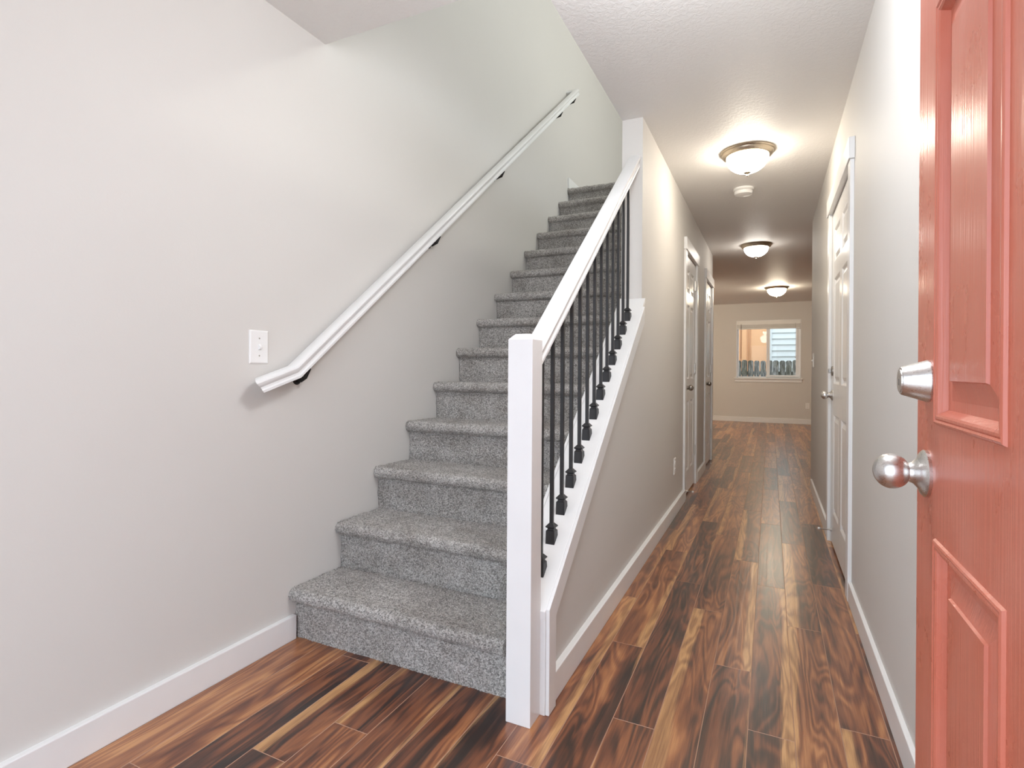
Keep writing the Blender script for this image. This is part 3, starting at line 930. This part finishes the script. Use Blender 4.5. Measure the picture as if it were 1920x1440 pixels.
# return lining and vinyl frame
b_ = new()
for a in ((WX0 - 0.001, WX0 + 0.012, YF - 0.004, YF + 0.07, WZ0, WZ1), (WX1 - 0.012, WX1 + 0.001, YF - 0.004, YF + 0.07, WZ0, WZ1), (WX0, WX1, YF - 0.004, YF + 0.07, WZ1 - 0.012, WZ1 + 0.001)): box(b_, *a)
obj('return_lining', b_, M['trim'], w1)
yf0, yf1 = YF + 0.055, YF + 0.12
b_ = new()
box(b_, WX0 + 0.012, WX0 + 0.046, yf0, yf1, WZ0, WZ1 - 0.012); box(b_, WX1 - 0.046, WX1 - 0.012, yf0, yf1, WZ0, WZ1 - 0.012)
box(b_, WX0 + 0.046, WX1 - 0.046, yf0, yf1, WZ0, WZ0 + 0.03); box(b_, WX0 + 0.046, WX1 - 0.046, yf0, yf1, WZ1 - 0.042, WZ1 - 0.012)
obj('window_frame', b_, M['vinyl'], w1, bevel=0.002)
b_ = new()             # sliding sash on the right
sx0, sx1, sz0, sz1 = -0.075, WX1 - 0.046, WZ0 + 0.022, WZ1 - 0.046
ys0, ys1 = YF + 0.048, YF + 0.084
box(b_, sx0, sx0 + 0.062, ys0, ys1, sz0, sz1); box(b_, sx1 - 0.045, sx1, ys0, ys1, sz0, sz1)
box(b_, sx0 + 0.062, sx1 - 0.045, ys0, ys1, sz0, sz0 + 0.042); box(b_, sx0 + 0.062, sx1 - 0.045, ys0, ys1, sz1 - 0.045, sz1)
sash = obj('sash', b_, M['vinyl'], w1, bevel=0.002)
b_ = new(); box(b_, sx0 + 0.008, sx0 + 0.020, ys0 - 0.018, ys0 + 0.001, 1.42, 1.50); obj('latch', b_, M['vinyl'], sash, bevel=0.002)
wbox('pane', WX0 + 0.045, sx0 + 0.02, YF + 0.098, YF + 0.102, WZ0 + 0.028, WZ1 - 0.040, M['glass'], w1, 0)
b_ = new(); box(b_, sx0 + 0.060, sx1 - 0.043, YF + 0.064, YF + 0.068, sz0 + 0.04, sz1 - 0.043); obj('pane', b_, M['glass'], sash)
b_ = new(); box(b_, -0.674, 0.577, YF - 0.035, YF + 0.056, WZ0 - 0.022, WZ0)
obj('sill', b_, M['trim'], w1, bevel=0.003)
b_ = new(); box(b_, -0.664, 0.567, YF - 0.013, YF + 0.001, WZ0 - 0.082, WZ0 - 0.022)
obj('apron', b_, M['trim'], w1, bevel=0.002)
bl = thing('window_blind', (0, YF + 0.02, WZ1), 'white raised blind bunched at the top of the far window', 'blind')
wbox('headrail', WX0 + 0.014, WX1 - 0.014, YF - 0.012, YF + 0.042, WZ1 - 0.09, WZ1 - 0.013, M['blind'], bl)
b_ = new()
for i in range(16):
    z = WZ1 - 0.0915 - i * 0.0040
    box(b_, WX0 + 0.018, WX1 - 0.018, YF - 0.006, YF + 0.040, z - 0.0030, z)
obj('slat_stack', b_, M['blind'], bl)
wbox('bottom_rail', WX0 + 0.018, WX1 - 0.018, YF - 0.008, YF + 0.040, WZ1 - 0.178, WZ1 - 0.1565, M['blind'], bl)
b_ = new(); tube(b_, [(-0.553, YF - 0.014, WZ1 - 0.07), (-0.553, YF - 0.016, 1.30)], 0.0045, 8); obj('tilt_wand', b_, M['wand'], bl, smooth=True)
b_ = new(); tube(b_, [(0.445, YF - 0.014, WZ1 - 0.07), (0.445, YF - 0.014, 1.34)], 0.002, 6)
lathe(b_, [(0.0, 0), (0.003, 0), (0.006, 0.03), (0.0, 0.032)], (0.445, YF - 0.014, 1.345), (0, 0, -1), 10)
obj('lift_cord', b_, M['cord'], bl, smooth=True)

# ------------------------------------------------------------------ outside
bm = new(); box(bm, -9, 9, YF + T, 22, -0.3, -0.1)
struct('ground', bm, M['soil'], 'bare ground between the house and the fence', 'ground')
bm = new(); box(bm, -6.0, 6.0, -9, -0.6, -0.3, -0.03)
struct('floor_porch', bm, M['concrete'], 'concrete porch outside the front door', 'floor')
fence = thing('wooden_fence', (0, 14.5, -0.1), 'weathered grey dog-eared picket fence outside the far window', 'fence')
pitch = 0.1385
for k in range(-14, 15):
    x = -0.02 + k * pitch + random.uniform(-0.004, 0.004)
    w = 0.062 + random.uniform(-0.003, 0.002)
    zt = 1.305 + random.uniform(-0.012, 0.010)
    b = new()
    prism(b, [(x - w, -0.1), (x + w, -0.1), (x + w, zt - 0.03), (x + w - 0.028, zt), (x - w + 0.028, zt), (x - w, zt - 0.03)], 'y', 14.5 + random.uniform(-.004, .004), 14.518)
    obj('picket', b, M['fence'], fence)
for z in (0.25, 0.95):
    b = new(); box(b, -2.2, 2.2, 14.522, 14.56, z, z + 0.09); obj('fence_rail', b, M['fence'], fence)
house = thing('neighbor_house', (0, 16.0, -0.1), 'neighbouring house with orange wall and pale lap siding seen through the window', 'house')
bm = new(); box(bm, -6, -0.03, 16.0, 16.3, -0.1, 5.5); obj('orange_wall', bm, M['orange'], house)
for x in (-0.73, -0.56, -0.50, -1.25, -1.9):
    b = new(); box(b, x - 0.012, x + 0.012, 15.985, 16.001, -0.1, 5.5); obj('batten', b, M['orange_batten'], house)
bm = new()
for k in range(36):
    z = -0.13 + k * 0.1565
    prism(bm, [(15.955, z), (16.3, z), (16.3, z + 0.1565), (15.985, z + 0.1565)], 'x', 0.02, 6.0)
obj('lap_siding', bm, M['siding'], house)
bm = new(); box(bm, -0.05, 0.03, 15.95, 16.28, -0.1, 5.5); obj('corner_board', bm, M['siding'], house)

# ------------------------------------------------------------------ labels of parts that look unlike the rest of their thing
PART_LABELS = {'baluster': 'dark iron baluster with a square shoe', 'bracket': 'black metal bracket', 'door_knob': 'round satin nickel knob',
               'knob_rose': 'satin nickel rose', 'deadbolt': 'satin nickel deadbolt', 'hinge': 'nickel hinge', 'door_stop': 'thin metal door stop with white tip',
               'rim': 'brushed metal rim', 'finial': 'brushed metal finial', 'glass_bowl': 'glowing frosted glass bowl',
               'tilt_wand': 'thin dark wand', 'orange_wall': 'orange wall', 'lap_siding': 'pale lap siding'}
for o in bpy.data.objects:
    key = o.name.split('.')[0]
    if o.parent is not None and key in PART_LABELS:
        o['label'] = PART_LABELS[key]
